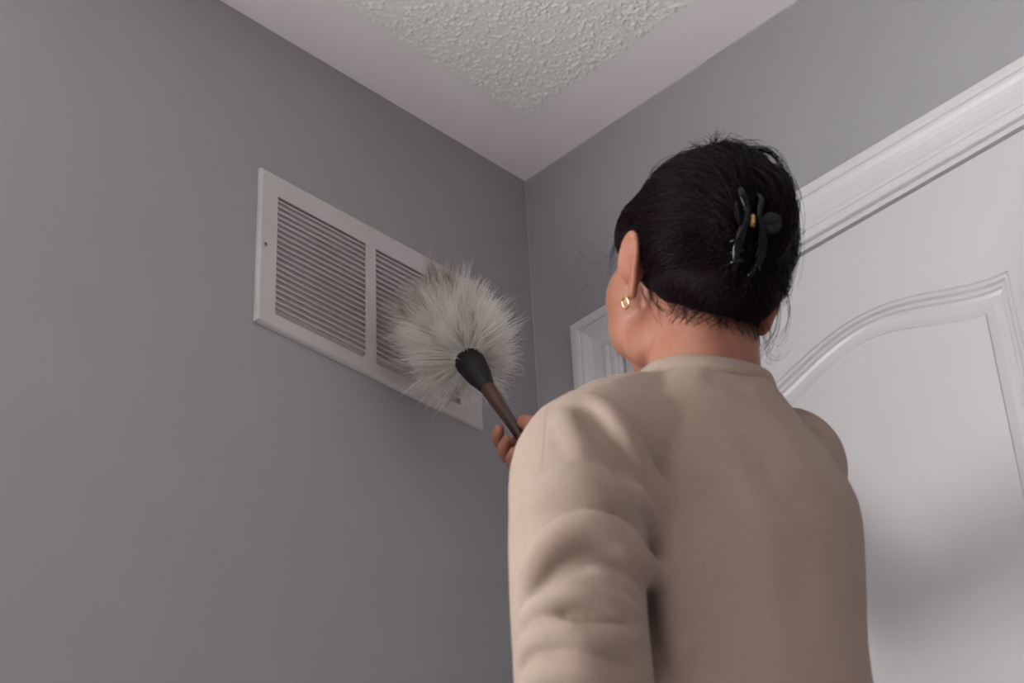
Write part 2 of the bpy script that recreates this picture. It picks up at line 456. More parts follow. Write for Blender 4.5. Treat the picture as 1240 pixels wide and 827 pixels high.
# jambs and stop
jb = MB()
jb.box((DX0, 0, 0), (DX0+.009, T, DZ)); jb.box((DX1-.009, 0, 0), (DX1, T, DZ)); jb.box((DX0+.009, 0, DZ-.0095), (DX1-.009, T, DZ))
jb.build('jamb', M['trim'], d1)
st = MB(); st.box((DX0+.009, .041, 0), (DX0+.02, .07, DZ-.0095)); st.box((DX1-.02, .041, 0), (DX1-.009, .07, DZ-.0095)); st.box((DX0+.02, .041, DZ-.022), (DX1-.02, .07, DZ-.0095))
st.build('door_stop', M['trim'], d1)
v, f = ell((.875, -.055, .96), (.028, .026, .028)); kn = MB().add(v, f); v, f = tube([(.875, .0, .96), (.875, -.05, .96)], [.012, .011], k=1); kn.add(v, f); v, f = tube([(.875, .0025, .96), (.875, -.006, .96)], [.031, .03], k=1, n=24); kn.add(v, f)
kn.build('door_knob', M['brass'], d1, True)
# casing: moulded colonial profile, (offset outwards from the inner edge, thickness)
CP = [(0, 0), (0, .0065), (.0015, .008), (.006, .0085), (.0085, .0085), (.0098, .0068), (.0125, .0068), (.014, .0088), (.018, .0098), (.0205, .0092), (.024, .0085), (.031, .0088), (.039, .0102), (.046, .0128), (.051, .0152), (.0535, .0160), (.0545, .0148), (.057, .0148), (.0583, .0172), (.062, .0182), (.0705, .0182), (.0735, .0168), (.0748, .014), (.0748, 0)]
ci0, ci1, cz = DX0+.0045-.0005, DX1-.004, DZ-.0015
def casing(name, pts):
    v = []; f = []; n = len(CP)
    for s in pts:
        for w, t in CP: v.append(s(w, t))
    for i in range(len(pts)-1):
        for j in range(n-1): f.append((i*n+j, i*n+j+1, (i+1)*n+j+1, (i+1)*n+j))
    return tag(link(name, v, f, M['trim']), kind='structure')
casing('trim_1', [lambda w, t: (ci0-w, -t, cz+w), lambda w, t: (ci1+w, -t, cz+w)])
casing('trim_2', [lambda w, t: (ci0-w, -t, 0), lambda w, t: (ci0-w, -t, cz+w)])
casing('trim_3', [lambda w, t: (ci1+w, -t, cz+w), lambda w, t: (ci1+w, -t, 0)])

# ================================================================== RETURN AIR REGISTER on the left wall
def register():
    oy0, oy1, oz0, oz1 = -.5156, -.1179, 1.9397, 2.1859
    r = empty('air_vent', (0, (oy0+oy1)/2, oz0))
    tag(r, 'white metal return air vent grille with two banks of louvres on the grey wall', 'vent')
    Y, Z = (oy0+oy1)/2, oz0
    y = lambda a: a-Y
    z = lambda a: a-Z
    # openings
    A = (-.4865, -.3328); B = (-.3150, -.1612); z0, z1 = 1.9605, 2.1495
    xf = .0072; mb = MB()
    ring_o = [(oy0, oz0), (oy1, oz0), (oy1, oz1), (oy0, oz1)]
    def rect(i, x): return [(x, y(oy0+i), z(oz0+i)), (x, y(oy1-i), z(oz0+i)), (x, y(oy1-i), z(oz1-i)), (x, y(oy0+i), z(oz1-i))]
    rs = [rect(0, 0.0002), rect(0.0003, .003), rect(.0010, .0050), rect(.0028, .0067), rect(.0045, xf)]
    v = [p for q in rs for p in q]; f = []
    for i in range(len(rs)-1):
        for j in range(4): f.append((i*4+j, i*4+(j+1) % 4, (i+1)*4+(j+1) % 4, (i+1)*4+j))
    mb.add(v, f)
    # flat face around the two openings
    ys = [oy0+.0045, A[0], A[1], B[0], B[1], oy1-.0045]; zs = [oz0+.0045, z0, z1, oz1-.0045]
    for i in range(5):
        for j in range(3):
            if j == 1 and i in (1, 3): continue
            mb.add([(xf, y(ys[i]), z(zs[j])), (xf, y(ys[i+1]), z(zs[j])), (xf, y(ys[i+1]), z(zs[j+1])), (xf, y(ys[i]), z(zs[j+1]))], [(0, 1, 2, 3)])
    for a, b in (A, B):   # returns of the openings
        q = [(a, z0), (b, z0), (b, z1), (a, z1)]
        for k in range(4):
            (p0, q0), (p1, q1) = q[k], q[(k+1) % 4]
            mb.add([(xf, y(p0), z(q0)), (xf, y(p1), z(q1)), (-.002, y(p1), z(q1)), (-.002, y(p0), z(q0))], [(0, 1, 2, 3)])
    mb.build('frame', M['vent'], r)
    # duct box behind
    db = MB(); xb = -.10
    a0, a1, c0, c1 = y(VY0)+.002, y(VY1)-.002, z(VZ0)+.002, z(VZ1)-.002
    db.add([(-.001, a0, c0), (-.001, a1, c0), (-.001, a1, c1), (-.001, a0, c1), (xb, a0, c0), (xb, a1, c0), (xb, a1, c1), (xb, a0, c1)],
           [(4, 5, 6, 7), (0, 4, 7, 3), (1, 2, 6, 5), (3, 7, 6, 2), (0, 1, 5, 4)])
    db.build('duct', M['dark'], r)
    # slats: 20 in each bank, tilted down, rolled front edge
    n = 20; pitch = (z1-z0)/21
    prof = [(.0062, .0022), (.0069, .0032), (.0066, .0043), (.0052, .0044), (.0030, .0026), (-.0030, -.0046), (-.0038, -.0042), (-.0030, -.0026), (.0020, .0024)]
    for a, b in (A, B):
        L = b-a; proto = None
        for i in range(n):
            if proto is None:
                k = len(prof); v = [(px, 0, pz) for px, pz in prof]+[(px, L, pz) for px, pz in prof]
                f = [(j, (j+1) % k, k+(j+1) % k, k+j) for j in range(k)]+[tuple(range(k-1, -1, -1)), tuple(range(k, 2*k))]
                o = link('slat', v, f, M['vent'], r); proto = o
            else:
                o = proto.copy(); COL.objects.link(o); o.parent = r
            o.location = (0, y(a), z(z0)+pitch*(i+1))
    for yy in (-.5065, -.1270):
        v, f = ell((xf, 0, 0), (.0022, .0045, .0045), nu=18, nv=8); s = MB().add(v, f)
        so = s.build('screw', M['screw'], r, True); so.location = (0, y(yy), z(2.0605))
        s2 = MB(); s2.box((xf+.0019, -.0026, -.0006), (xf+.0024, .0026, .0006)); s2.box((xf+.0019, -.0006, -.0026), (xf+.0024, .0006, .0026))
        s2.build('screw_slot', M['dark'], so)
    return r
register()

# ================================================================== PERSON
OX, OY, HDG = .70, -.49, math.radians(158)
person = empty('person', (OX, OY, 0), HDG-PI/2)
tag(person, 'woman with pinned-up dark hair and beige sweatshirt, seen from behind, reaching towards the vent', 'person')
Rt = np.array([math.sin(HDG), -math.cos(HDG), 0]); Fw = np.array([math.cos(HDG), math.sin(HDG), 0])
def LW(l):
    l = np.asarray(l, float)
    return np.array([OX, OY, 0])+l[..., 0:1]*Rt+l[..., 1:2]*Fw+l[..., 2:3]*np.array([0, 0, 1.])
# head frame
HC = np.array([-.010, .016, 1.633]); HR = np.array(eul(12, 0, 5))     # looks up a little
def hp(p): return np.asarray(p, float) @ HR.T + HC
def hell(c, r, rot=None, **k):
    v, f = ell(c, r, rot, **k); return hp(np.array(v)), f
def htube(P, R, **k):
    v, f = tube(P, R, **k); return hp(np.array(v)), f

# duster line in world space: grip, ferrule, end of core
G = np.array([.2070, -.2673, 1.7852]); FB = np.array([.1673, -.2754, 1.8691]); FT = np.array([.1436, -.2796, 1.9117]); CE = np.array([.0845, -.2754, 2.025])
def WL(w):
    w = np.asarray(w, float)-np.array([OX, OY, 0]); return np.stack([w@Rt, w@Fw, w[..., 2]], -1)
gL = WL(G); hax = WL(FB)-gL; hax /= np.linalg.norm(hax)
camL = np.array([-.3424, -.7516, -.5638])     # from the hand towards the back of the room, low
nrm = camL-hax*(camL@hax); nrm /= np.linalg.norm(nrm)
side = np.cross(hax, nrm); side = side if (side @ np.array([-.92, .39, .04])) > 0 else -side   # towards the fingertips (left)
def hand_pt(h, n, s): return gL+hax*(h-.031)+nrm*n+side*(s-.003)
parts = []
# cranium and face
parts += [hell((0, -.014, .034), (.073, .092, .080)), hell((0, .034, .036), (.060, .052, .055)), hell((0, .040, -.016), (.058, .047, .058)),
          hell((0, .030, -.064), (.050, .050, .034)), hell((0, .064, -.086), (.026, .022, .022)),
          hell((.039, .048, -.030), (.029, .034, .036)), hell((-.038, .050, -.032), (.030, .033, .038)),
          hell((.046, .014, -.060), (.018, .034, .028)), hell((-.047, .014, -.060), (.018, .036, .028)),
          hell((-.056, .040, -.006), (.019, .034, .034)), hell((.055, .040, -.006), (.019, .034, .034)),
          hell((.030, .077, .029), (.026, .012, .008)), hell((-.030, .077, .029), (.026, .012, .008))]
parts += [htube([(0, .084, .022), (0, .096, .0), (0, .103, -.018)], [.0065, .0075, .0090]), hell((.0095, .094, -.022), (.0075, .009, .0065)), hell((-.0095, .094, -.022), (.0075, .009, .0065)),
          hell((0, .083, -.052), (.026, .014, .018))]
# ears
for s in (-1, 1):
    ex = .0725*s
    def e(p): return (ex+s*(.001+p[0]*.55), p[1], p[2])
    rim = [(.000, .012, -.006), (.004, .015, .012), (.010, .010, .027), (.015, -.003, .034), (.019, -.017, .028), (.019, -.021, .012), (.015, -.017, -.006), (.010, -.009, -.020), (.004, -.002, -.029), (.001, .006, -.028)]
    parts.append(htube([e(p) for p in rim], [.0038, .0038, .0042, .0044, .0044, .0042, .004, .0046, .0062, .004], n=12))
    parts.append(hell(e((.009, -.004, .006)), (.0042, .018, .028), eul(0, 12*s, -28*s)))
    parts.append(hell(e((.004, -.002, .002)), (.010, .010, .020)))
# neck
parts += [tube([hp((0, -.006, -.02)), (-.012, .012, 1.565), (-.016, .014, 1.515), (-.018, .012, 1.43)], [.056, .053, .055, .052], n=32)]
parts += [tube([hp((0, .02, -.07)), (-.01, .03, 1.54), (-.014, .03, 1.47)], [.036, .042, .05], n=24)]
# torso
parts += [loft([(-.02, .02, .86, .150, .098), (-.02, .02, .95, .158, .105), (-.022, .02, 1.08, .108, .080), (-.004, .02, 1.22, .092, .080), (.000, .02, 1.34, .092, .084), (-.008, .02, 1.41, .088, .068), (-.02, .018, 1.455, .065, .045)])]
LS = (-.142, .000, 1.420); LE = (-.172, -.004, 1.140); LWr = (-.140, .205, .995)
RS = (.101, .072, 1.476); RE = (.140, .295, 1.475)
WRIST = hand_pt(-.066, -.040, -.050)
parts += [tube([(-.07, .01, 1.43), LS, (-.164, -.010, 1.29), LE], [.045, .044, .038, .035], n=20),
          tube([LE, (-.147, .115, 1.062), LWr], [.036, .036, .024], n=18),
          tube([(.04, .02, 1.43), RS, (.124, .18, 1.475), RE], [.046, .046, .040, .035], n=20),
          tube([RE, (RE+WRIST)/2+np.array([.004, .0, .0]), WRIST], [.035, .034, .023], n=18)]
# legs
for s in (-1, 1):
    hx = -.02+s*.085
    parts.append(tube([(hx, .02, .90), (hx+s*.005, .03, .68), (hx+s*.008, .028, .49), (hx+s*.008, .012, .33), (hx+s*.008, .0, .085)], [.088, .074, .054, .051, .034], n=22))
    parts.append(tube([(hx+s*.008, -.012, .05), (hx+s*.012, .07, .045), (hx+s*.02, .15, .032)], [.034, .033, .026], n=16))
# right hand around the handle
palm = [(hand_pt(.004, -.032, -.030), hand_pt(.0, -.040, -.060))]
def thick(a, b, r, n=14): return tube([a, b], r, n=n, k=2)
kk = (.034, .012, -.010, -.032)
for i, k in enumerate(kk):
    parts.append(tube([hand_pt(-.055+k*.3, -.040, -.042), hand_pt(-.025+k*.7, -.038, -.028), hand_pt(k, -.030, -.004)], [.014, .014, .0115], n=14))
    ln = (.97, 1.05, 1.0, .84)[i]
    r = (.0086, .0088, .0084, .0076)[i]
    parts.append(tube([hand_pt(k, -.029, -.006), hand_pt(k, -.026, .016*ln), hand_pt(k-.001, -.011, .0285*ln), hand_pt(k-.001, .004, .0265*ln), hand_pt(k, .012, .0195)], [r*1.18, r*1.08, r, r*.93, r*.78], n=14))
parts.append(tube([hand_pt(-.050, -.030, -.040), hand_pt(-.030, -.012, -.032), hand_pt(-.010, .002, -.026), hand_pt(.009, .011, -.018), hand_pt(.022, .011, -.011)], [.017, .0155, .0128, .0112, .0092], n=16))
# left hand, relaxed in front of the waist
def left_hand():
    out = []; w = np.array(LWr); d = np.array([.12, .80, -.55]); d /= np.linalg.norm(d)
    up = np.array([-.15, .5, .8]); up -= d*(up@d); up /= np.linalg.norm(up); lat = np.cross(d, up)
    def q(a, b, c): return w+d*a+lat*b+up*c
    for i, b in enumerate((-.030, -.010, .010, .028)):
        out.append(tube([q(.0, b*.4, 0), q(.045, b*.85, .004), q(.085, b, 0)], [.017, .014, .0105], n=14))
        ln = (.9, 1.0, .95, .75)[i]; r = (.0086, .0088, .0083, .0075)[i]
        out.append(tube([q(.084, b, 0), q(.084+.040*ln, b*1.1, -.008), q(.084+.060*ln, b*1.1, -.024), q(.084+.066*ln, b*1.1, -.044*ln)], [r*1.15, r*1.05, r, r*.8], n=14))
    out.append(tube([q(.015, -.022, -.008), q(.045, -.046, -.016), q(.075, -.055, -.024), q(.098, -.050, -.030)], [.016, .0125, .0105, .0085], n=14))
    return out
parts += left_hand()
V, F = voxel(parts, .003)
V = smooth(V, F, 5, .5, None, -.52)
# eye sockets, lip line, softened head
loc = (V-HC) @ HR
hw = np.clip((V[:, 2]-1.5)/.03, 0, 1)*np.clip((.2-np.abs(V[:, 1]))/.05, 0, 1)
ear = np.exp(-((np.abs(loc[:, 0])-.086)/.014)**2-((loc[:, 1]+.002)/.028)**2-((loc[:, 2])/.04)**2)
V = smooth(V, F, 14, .5, np.clip(hw*(1-1.3*ear), 0, 1)*np.exp(-((loc[:, 2]+.02)/.12)**4))
loc = (V-HC) @ HR
for s in (-1, 1):
    g = np.exp(-((loc[:, 0]-s*.031)/.015)**2-((loc[:, 2]-.008)/.010)**2)*(loc[:, 1] > .03)
    loc[:, 1] -= .0075*g
    g = np.exp(-((loc[:, 0]-s*.0065)/.0035)**2-((loc[:, 2]+.031)/.003)**2)*(loc[:, 1] > .06); loc[:, 2] += .0015*g
g = np.exp(-(loc[:, 0]/.022)**4-((loc[:, 2]+.0565)/.0022)**2)*(loc[:, 1] > .06); loc[:, 1] -= .003*g
for zc, am in ((-.0515, .0028), (-.063, .0034)):
    g = np.exp(-(loc[:, 0]/.020)**4-((loc[:, 2]-zc)/.0042)**2)*(loc[:, 1] > .06); loc[:, 1] += am*g
V = np.where(hw[:, None] > 0, loc @ HR.T+HC, V)
body = link('body', V, F, M['skin'], person, True)
body_bvh = BVHTree.FromPolygons([tuple(p) for p in V], [tuple(map(int, q)) for q in F])
# eyes, lids, brows, lips
for s in (-1, 1):
    v, f = hell((s*.031, .0655, .009), (.0118, .0118, .0118)); eo = link('eye', v, f, M['eye_white'], person, True)
    v, f = hell((s*.031, .0745, .009), (.0056, .0032, .0056)); link('iris', v, f, M['iris'], eo, True)
    for up, nm in ((1, 'upper_eyelid'), (-1, 'lower_eyelid')):
        P = [(s*.031+.0145*math.cos(a), .0655+.0125*math.sin(a)*.98-.0015, .009+up*.0058*math.sin(a)) for a in np.linspace(.05, PI-.05, 9)]
        v, f = htube(P, [.001]+[.0026]*7+[.001], n=8); link(nm, v, f, M['skin'], person, True)
    n = 260; t = rng.random(n); bx_ = s*(.012+.040*t); bz = .031+.008*np.sin(t*PI*.8)-.003*t+rng.normal(size=n)*.0016
    base = np.stack([bx_, .088-.018*t**2, bz], -1); paths = base[:, None]+np.linspace(0, 1, 5)[None, :, None]*(np.stack([s*np.full(n, .007), -.002-.004*t, .002+.0*t], -1))[:, None]
    nb = []
    for q in paths.reshape(-1, 3):
        c, nn, _, _ = body_bvh.find_nearest(Vector(hp(q))); nb.append(np.array(c)+np.array(nn)*.0008)
    v, f = strands(np.array(nb).reshape(n, 5, 3), np.full(n, .00028)); link('eyebrow', v, f, M['hair'], person)
lip = []
for zc, r in ((-.0515, .0042), (-.0625, .0052)):
    P = [(x, .0, zc-(.0016*abs(x)/.02 if zc > -.055 else -.0028*(abs(x)/.02)**2)) for x in np.linspace(-.021, .021, 9)]
    Q = []
    for p in P:
        h = body_bvh.ray_cast(Vector(hp((p[0], .16, p[2]))), Vector(HR @ np.array([0, -1, 0.])))[0]
        Q.append(np.array(h)-HR @ np.array([0, .0022, 0]))
    v, f = tube(Q, [.001, .0026, r*.8, r*.95, r, r*.95, r*.8, .0026, .001], n=12, k=3); lip.append((v, f))
mb = MB(); [mb.add(*q) for q in lip]; mb.build('lips', M['lip'], person, True)
# thumb nail
# trousers
tp = [loft([(-.02, .02, .83, .158, .108), (-.02, .02, .92, .166, .113), (-.022, .02, 1.02, .148, .104)])]
for s in (-1, 1):
    hx = -.02+s*.085
    tp.append(tube([(hx, .02, .88), (hx+s*.005, .03, .66), (hx+s*.008, .028, .48), (hx+s*.01, .012, .30), (hx+s*.01, .0, .12)], [.098, .084, .068, .064, .058], n=22))
tv, tf = voxel(tp, .008); tv = smooth(tv, tf, 6)
link('trousers', tv, tf, M['trousers'], person, True)
for s in (-1, 1):
    hx = -.02+s*.085
    sv, sf = voxel([tube([(hx+s*.008, -.014, .047), (hx+s*.012, .07, .044), (hx+s*.02, .155, .034)], [.040, .038, .031], n=16), tube([(hx+s*.008, -.005, .05), (hx+s*.008, .0, .16)], [.04, .042], k=2)], .006)
    sv = smooth(sv, sf, 4); sv[:, 2] = np.maximum(sv[:, 2], .001); link('sock', sv, sf, M['sock'], person, True)

# ------------------------------------------------------------------ sweatshirt
sp = [loft([(-.020, .02, .90, .172, .122), (-.020, .02, .93, .172, .126), (-.022, .02, 1.05, .138, .116), (-.012, .02, 1.20, .113, .111), (-.004, .02, 1.30, .116, .110), (-.004, .022, 1.38, .125, .104), (-.018, .022, 1.44, .113, .086), (-.019, .017, 1.472, .088, .074), (-.017, .015, 1.496, .067, .066)], p=2.2)]
sp += [tube([(-.055, .016, 1.462), (-.090, .014, 1.456), (-.130, .006, 1.430)], [.048, .049, .052], n=24),
       tube([(.012, .020, 1.462), (.045, .026, 1.455)], [.046, .046], n=24),
       tube([(-.02, .02, 1.440), (.04, .035, 1.440), (.085, .055, 1.450)], [.052, .052, .054], n=24)]
sp += [tube([(-.095, .010, 1.415), (-.154, .000, 1.392), (-.175, -.014, 1.32), (-.184, -.022, 1.24), (-.182, -.018, 1.16), (-.170, .014, 1.110)], [.066, .066, .061, .058, .058, .058], n=28),
       tube([(-.170, .010, 1.115), (-.156, .10, 1.07), (-.141, .170, 1.025)], [.056, .052, .044], n=24),
       tube([(.05, .04, 1.43), tuple(RS), (.124, .18, 1.475), tuple(RE)], [.062, .060, .054, .050], n=28),
       tube([RE, (np.array(RE)+WRIST)/2, RE+(WRIST-np.array(RE))*.82], [.050, .044, .035], n=24)]
ROLLS = [   # puffed folds of the cloth: centre line and radii
    ([(-0.1688, -0.0402, 1.4225), (-0.1623, -0.0528, 1.4031), (-0.1502, -0.0566, 1.3746), (-0.1321, -0.046, 1.3511), (-0.0979, -0.033, 1.3222), (-0.0955, -0.0359, 1.2719), (-0.0969, -0.0365, 1.2229), (-0.0993, -0.039, 1.1814)], [0.0156, 0.02, 0.022, 0.022, 0.022, 0.022, 0.02, 0.0156]),
    ([(-0.214, -0.0254, 1.3141), (-0.2076, -0.037, 1.3168), (-0.1949, -0.0477, 1.319), (-0.1805, -0.0526, 1.3167), (-0.1648, -0.0515, 1.3155), (-0.1514, -0.0454, 1.3187)], [0.0241, 0.0309, 0.034, 0.034, 0.0309, 0.0241]),
    ([(-0.2329, -0.0332, 1.2215), (-0.2335, -0.0461, 1.2436), (-0.2245, -0.0613, 1.2615), (-0.2032, -0.0743, 1.2733), (-0.1786, -0.0782, 1.2716), (-0.1543, -0.0688, 1.2611), (-0.1078, -0.0168, 1.272)], [0.0127, 0.0164, 0.018, 0.018, 0.018, 0.0164, 0.0127]),
    ([(-0.1517, -0.0623, 1.3319), (-0.139, -0.0592, 1.3203), (-0.1213, -0.0355, 1.3125), (-0.1062, -0.0247, 1.2963)], [0.0099, 0.0127, 0.0127, 0.0099]),
    ([(-0.2362, -0.0279, 1.2079), (-0.2331, -0.0524, 1.2079), (-0.2164, -0.0725, 1.2131), (-0.1936, -0.0811, 1.2111), (-0.1736, -0.0785, 1.2047), (-0.154, -0.0649, 1.2054)], [0.0092, 0.0118, 0.013, 0.013, 0.0118, 0.0092]),
    ([(-0.2057, -0.0687, 1.2298), (-0.1879, -0.0762, 1.2321), (-0.1691, -0.0741, 1.2259), (-0.1528, -0.0626, 1.2185)], [0.0085, 0.0109, 0.0109, 0.0085]),
    ([(-0.2351, -0.0229, 1.1763), (-0.2361, -0.0443, 1.1808), (-0.2232, -0.0658, 1.1793), (-0.2042, -0.0765, 1.1728), (-0.1786, -0.0779, 1.1759), (-0.1555, -0.0654, 1.1927)], [0.0099, 0.0127, 0.014, 0.014, 0.0127, 0.0099]),
    ([(-0.2298, -0.0244, 1.1545), (-0.2266, -0.0451, 1.1533), (-0.2087, -0.0641, 1.1495), (-0.1874, -0.0678, 1.1449), (-0.1652, -0.0624, 1.1503)], [0.0127, 0.0164, 0.018, 0.0164, 0.0127]),
    ([(-0.1924, -0.024, 1.4058), (-0.186, -0.035, 1.3949), (-0.1854, -0.0446, 1.3659), (-0.1878, -0.0515, 1.335)], [0.0198, 0.0255, 0.0255, 0.0198])]
for pts_, rad_ in ROLLS: sp.append(tube(pts_, rad_, n=18, k=4))
SV, SF = voxel(sp, .003)
SV = smooth(SV, SF, 3, .5)
# folds of the cloth: (polyline on the cloth, height, half width) in metres
FOLDS = [
    ([(-0.1831, -0.0503, 1.4227), (-0.176, -0.0677, 1.388), (-0.1611, -0.0715, 1.3577), (-0.1495, -0.0747, 1.3252)], -0.008, 0.013),
    ([(-0.085, -0.0614, 1.3734), (-0.07, -0.0732, 1.3121), (-0.0695, -0.0764, 1.2324), (-0.077, -0.0787, 1.1567)], -0.004, 0.022),
    ([(-0.0423, -0.0621, 1.4416), (-0.0136, -0.0862, 1.3443), (0.0248, -0.0862, 1.3222)], -0.0035, 0.016),
    ([(-0.0037, -0.0597, 1.4548), (0.0238, -0.0818, 1.3683), (0.0706, -0.0686, 1.3459)], 0.003, 0.016),
    ([(0.0478, -0.0469, 1.4487), (0.0945, -0.0032, 1.4768), (0.1101, 0.0008, 1.4684)], -0.006, 0.007),
    ([(-0.0584, -0.0472, 1.4807), (-0.0299, -0.0563, 1.4721), (-0.0071, -0.059, 1.459)], -0.003, 0.013),
    ([(-0.0059, -0.0894, 1.3043), (-0.0008, -0.0902, 1.2564), (-0.0219, -0.0907, 1.1908)], -0.003, 0.02)]
#FOLDS_END
def seg_dist(Vx, P):
    P = np.asarray(P, float); best = np.full(len(Vx), 9.); tt = np.zeros(len(Vx)); n = len(P)-1
    for i in range(n):
        a, b = P[i], P[i+1]; ab = b-a; t = np.clip(((Vx-a)@ab)/(ab@ab+1e-12), 0, 1)
        d = np.linalg.norm(Vx-(a+t[:, None]*ab), axis=1); m = d < best; best[m] = d[m]; tt[m] = (i+t[m])/n
    return best, tt
NV = normals(SV, SF)
disp = np.zeros(len(SV))
for P, amp, wd in FOLDS:
    d, t = seg_dist(SV, P); env = np.clip(np.minimum(t, 1-t)*4, 0, 1); env = env*env*(3-2*env)
    env = np.where(np.minimum(t, 1-t) <= 0, 0, env)
    disp += amp*env*(np.exp(-(d/wd)**2) if amp > 0 or wd > .0125 else np.exp(-np.sqrt((d/wd)**2+.04)*1.15)*1.25)   # valleys are V-shaped creases
SV = SV+NV*disp[:, None]
SV = smooth(SV, SF, 1, .4)
shirt = link('sweatshirt', SV, SF, M['shirt'], person, True)
shirt_bvh = BVHTree.FromPolygons([tuple(p) for p in SV], [tuple(map(int, q)) for q in SF])
#SEAM
def seam(poly):
    P = catmull(np.array(poly), 5); Q = []
    for q in P:
        c, nn, _, _ = shirt_bvh.find_nearest(Vector(q)); Q.append(np.array(c)-np.array(nn)*.0004)
    v, f = tube(Q, [.0008]*len(Q), n=6, k=1); link('seam', v, f, M['shirt'], shirt, True)
SEAMS = [[(-0.2277, -0.0313, 1.3553), (-0.2225, -0.0453, 1.3475), (-0.2149, -0.0699, 1.3326), (-0.197, -0.0828, 1.3214), (-0.1729, -0.0848, 1.316), (-0.1513, -0.0769, 1.3171)], [(-0.205, -0.0273, 1.4216), (-0.2139, -0.0385, 1.3934), (-0.2194, -0.0438, 1.3639), (-0.2225, -0.0453, 1.3475)]]
for poly in SEAMS: seam(poly)
# ribbed collar band
cpts = []
for k in range(48):
    a = 2*PI*k/48; cpts.append((-.012+.066*math.cos(a), .024+.060*math.sin(a), 1.531+.004*math.sin(a)*-1))
cp = MB(); n = 48; prof = [(.002, .007), (-.001, .0055), (-.0030, -.004), (-.0035, -.013), (.003, -.012), (.004, .006)]
v = []
for k in range(n):
    a = 2*PI*k/n
    for j_, (o_, h_) in enumerate(prof): v.append((-.017+(.0665-o_)*math.cos(a), .016+(.0665-o_)*math.sin(a), 1.497+.014*math.cos(a)**2-.012*max(math.sin(a), 0)+h_))
f = [(k*6+j, ((k+1) % n)*6+j, ((k+1) % n)*6+(j+1) % 6, k*6+(j+1) % 6) for k in range(n) for j in range(6)]
cp.add(v, f); cp.build('collar', M['shirt'], person, True)

# ------------------------------------------------------------------ hair
hparts = [hell((-.004, -.026, .042), (.080, .091, .087)), hell((-.003, -.012, .055), (.074, .085, .074)),
          hell((-.006, -.058, -.012), (.062, .050, .052)),
          hell((-.03, -.045, .0), (.050, .050, .050)), hell((.012, -.045, .006), (.047, .052, .050)),
          hell((-.037, .014, .053), (.046, .050, .043)), hell((.036, .010, .040), (.045, .048, .048)),
          htube([(.004, -.073, -.026), (.007, -.085, .010), (.007, -.088, .055), (.003, -.070, .095)], [.025, .033, .034, .026], n=24),
          htube([(-.022, -.075, -.03), (-.022, -.085, .01), (-.022, -.082, .055), (-.012, -.062, .095)], [.026, .031, .032, .028], n=24)]
HV, HF = voxel(hparts, .003)
HV = smooth(HV, HF, 10, .5)
hair_bvh = BVHTree.FromPolygons([tuple(p) for p in HV], [tuple(map(int, q)) for q in HF])
hair = link('hair', HV, HF, M['scalp'], person, True)
CL = np.array([-.014, -.120, .012])           # where the hair is gathered (head frame)
def flow(starts, ends, k, lift, jit, wob=.0):
    n = len(starts); t = np.linspace(0, 1, k)
    P = starts[:, None]*(1-t)[None, :, None]+ends[:, None]*t[None, :, None]
    P = P+rng.normal(size=(n, 1, 3))*jit*np.sin(t*PI)[None, :, None]
    ph = rng.random((n, 1, 1))*6.28; P = P+wob*np.sin(t[None, :, None]*9+ph)*rng.normal(size=(n, 1, 3))
    P = hp(P.reshape(-1, 3)); out = np.empty_like(P)
    for i, q in enumerate(P):
        c, nn, _, _ = hair_bvh.find_nearest(Vector(q)); out[i] = np.array(c)+np.array(nn)*.0006
    out = out.reshape(n, k, 3)
    nrmv = np.empty_like(out)
    cen = hp(np.array([0, -.03, .02])); nrmv = out-cen; nrmv /= np.linalg.norm(nrmv, axis=2)[..., None]
    return out+nrmv*(lift[:, None]*np.sin(t*PI*.95+.05)[None])[..., None]
def sph(az, el, r=.12):
    """az measured from the face (+Y) towards +X, degrees"""
    az = np.radians(az); el = np.radians(el)
    return np.stack([np.cos(el)*np.sin(az)*r, -.02+np.cos(el)*np.cos(az)*r, .03+np.sin(el)*r], -1)
allp = []; allr = []
# left side swept back, right side swept back, crown, nape
def batch(n, az, el, endf, lift=.003, jit=.004, rad=.00032, k=12, wob=.001):
    a = rng.uniform(*az, n); e_ = rng.uniform(*el, n); S = sph(a, e_); E = endf(n)
    allp.append(flow(S, E, k, np.abs(rng.normal(size=n))*lift, jit, wob)); allr.append(np.full(n, rad)*rng.uniform(.6, 1.3, n))
def endc(dx, dz):
    return lambda n: CL+np.stack([rng.uniform(-.012, .012, n)+dx, rng.uniform(-.01, .01, n), rng.uniform(-.035, .035, n)+dz], -1)
batch(1500, (-175, -75), (-32, 10), endc(-.012, -.005))
batch(1500, (-170, -62), (5, 60), endc(-.012, .02))
batch(1100, (75, 175), (-32, 10), endc(.02, -.005))
batch(1100, (62, 170), (5, 60), endc(.025, .02))
batch(1200, (-180, 180), (50, 88), endc(.005, .045))
batch(800, (150, 210), (-48, -15), endc(.0, -.02))
# the roll of hair to the right of the clip
n = 1400; a = rng.uniform(-.6, 1.0, n)
S = np.stack([.002+rng.normal(size=n)*.016, -.13+rng.normal(size=n)*.004, .105+rng.normal(size=n)*.012], -1)
Mid = np.stack([.048+rng.normal(size=n)*.01, -.115+rng.normal(size=n)*.008, .03+rng.normal(size=n)*.02], -1)
E_ = np.stack([.002+rng.normal(size=n)*.012, -.14+rng.normal(size=n)*.004, -.035+rng.normal(size=n)*.012], -1)
t = np.linspace(0, 1, 14)[None, :, None]
P = (1-t)**2*S[:, None]+2*t*(1-t)*(Mid*1.0)[:, None]+t**2*E_[:, None]
Q = hp(P.reshape(-1, 3)); out = np.array([np.array(hair_bvh.find_nearest(Vector(q))[0]) for q in Q]).reshape(n, 14, 3)
cen = hp(np.array([.03, -.07, .03])); nv = out-cen; nv /= np.linalg.norm(nv, axis=2)[..., None]
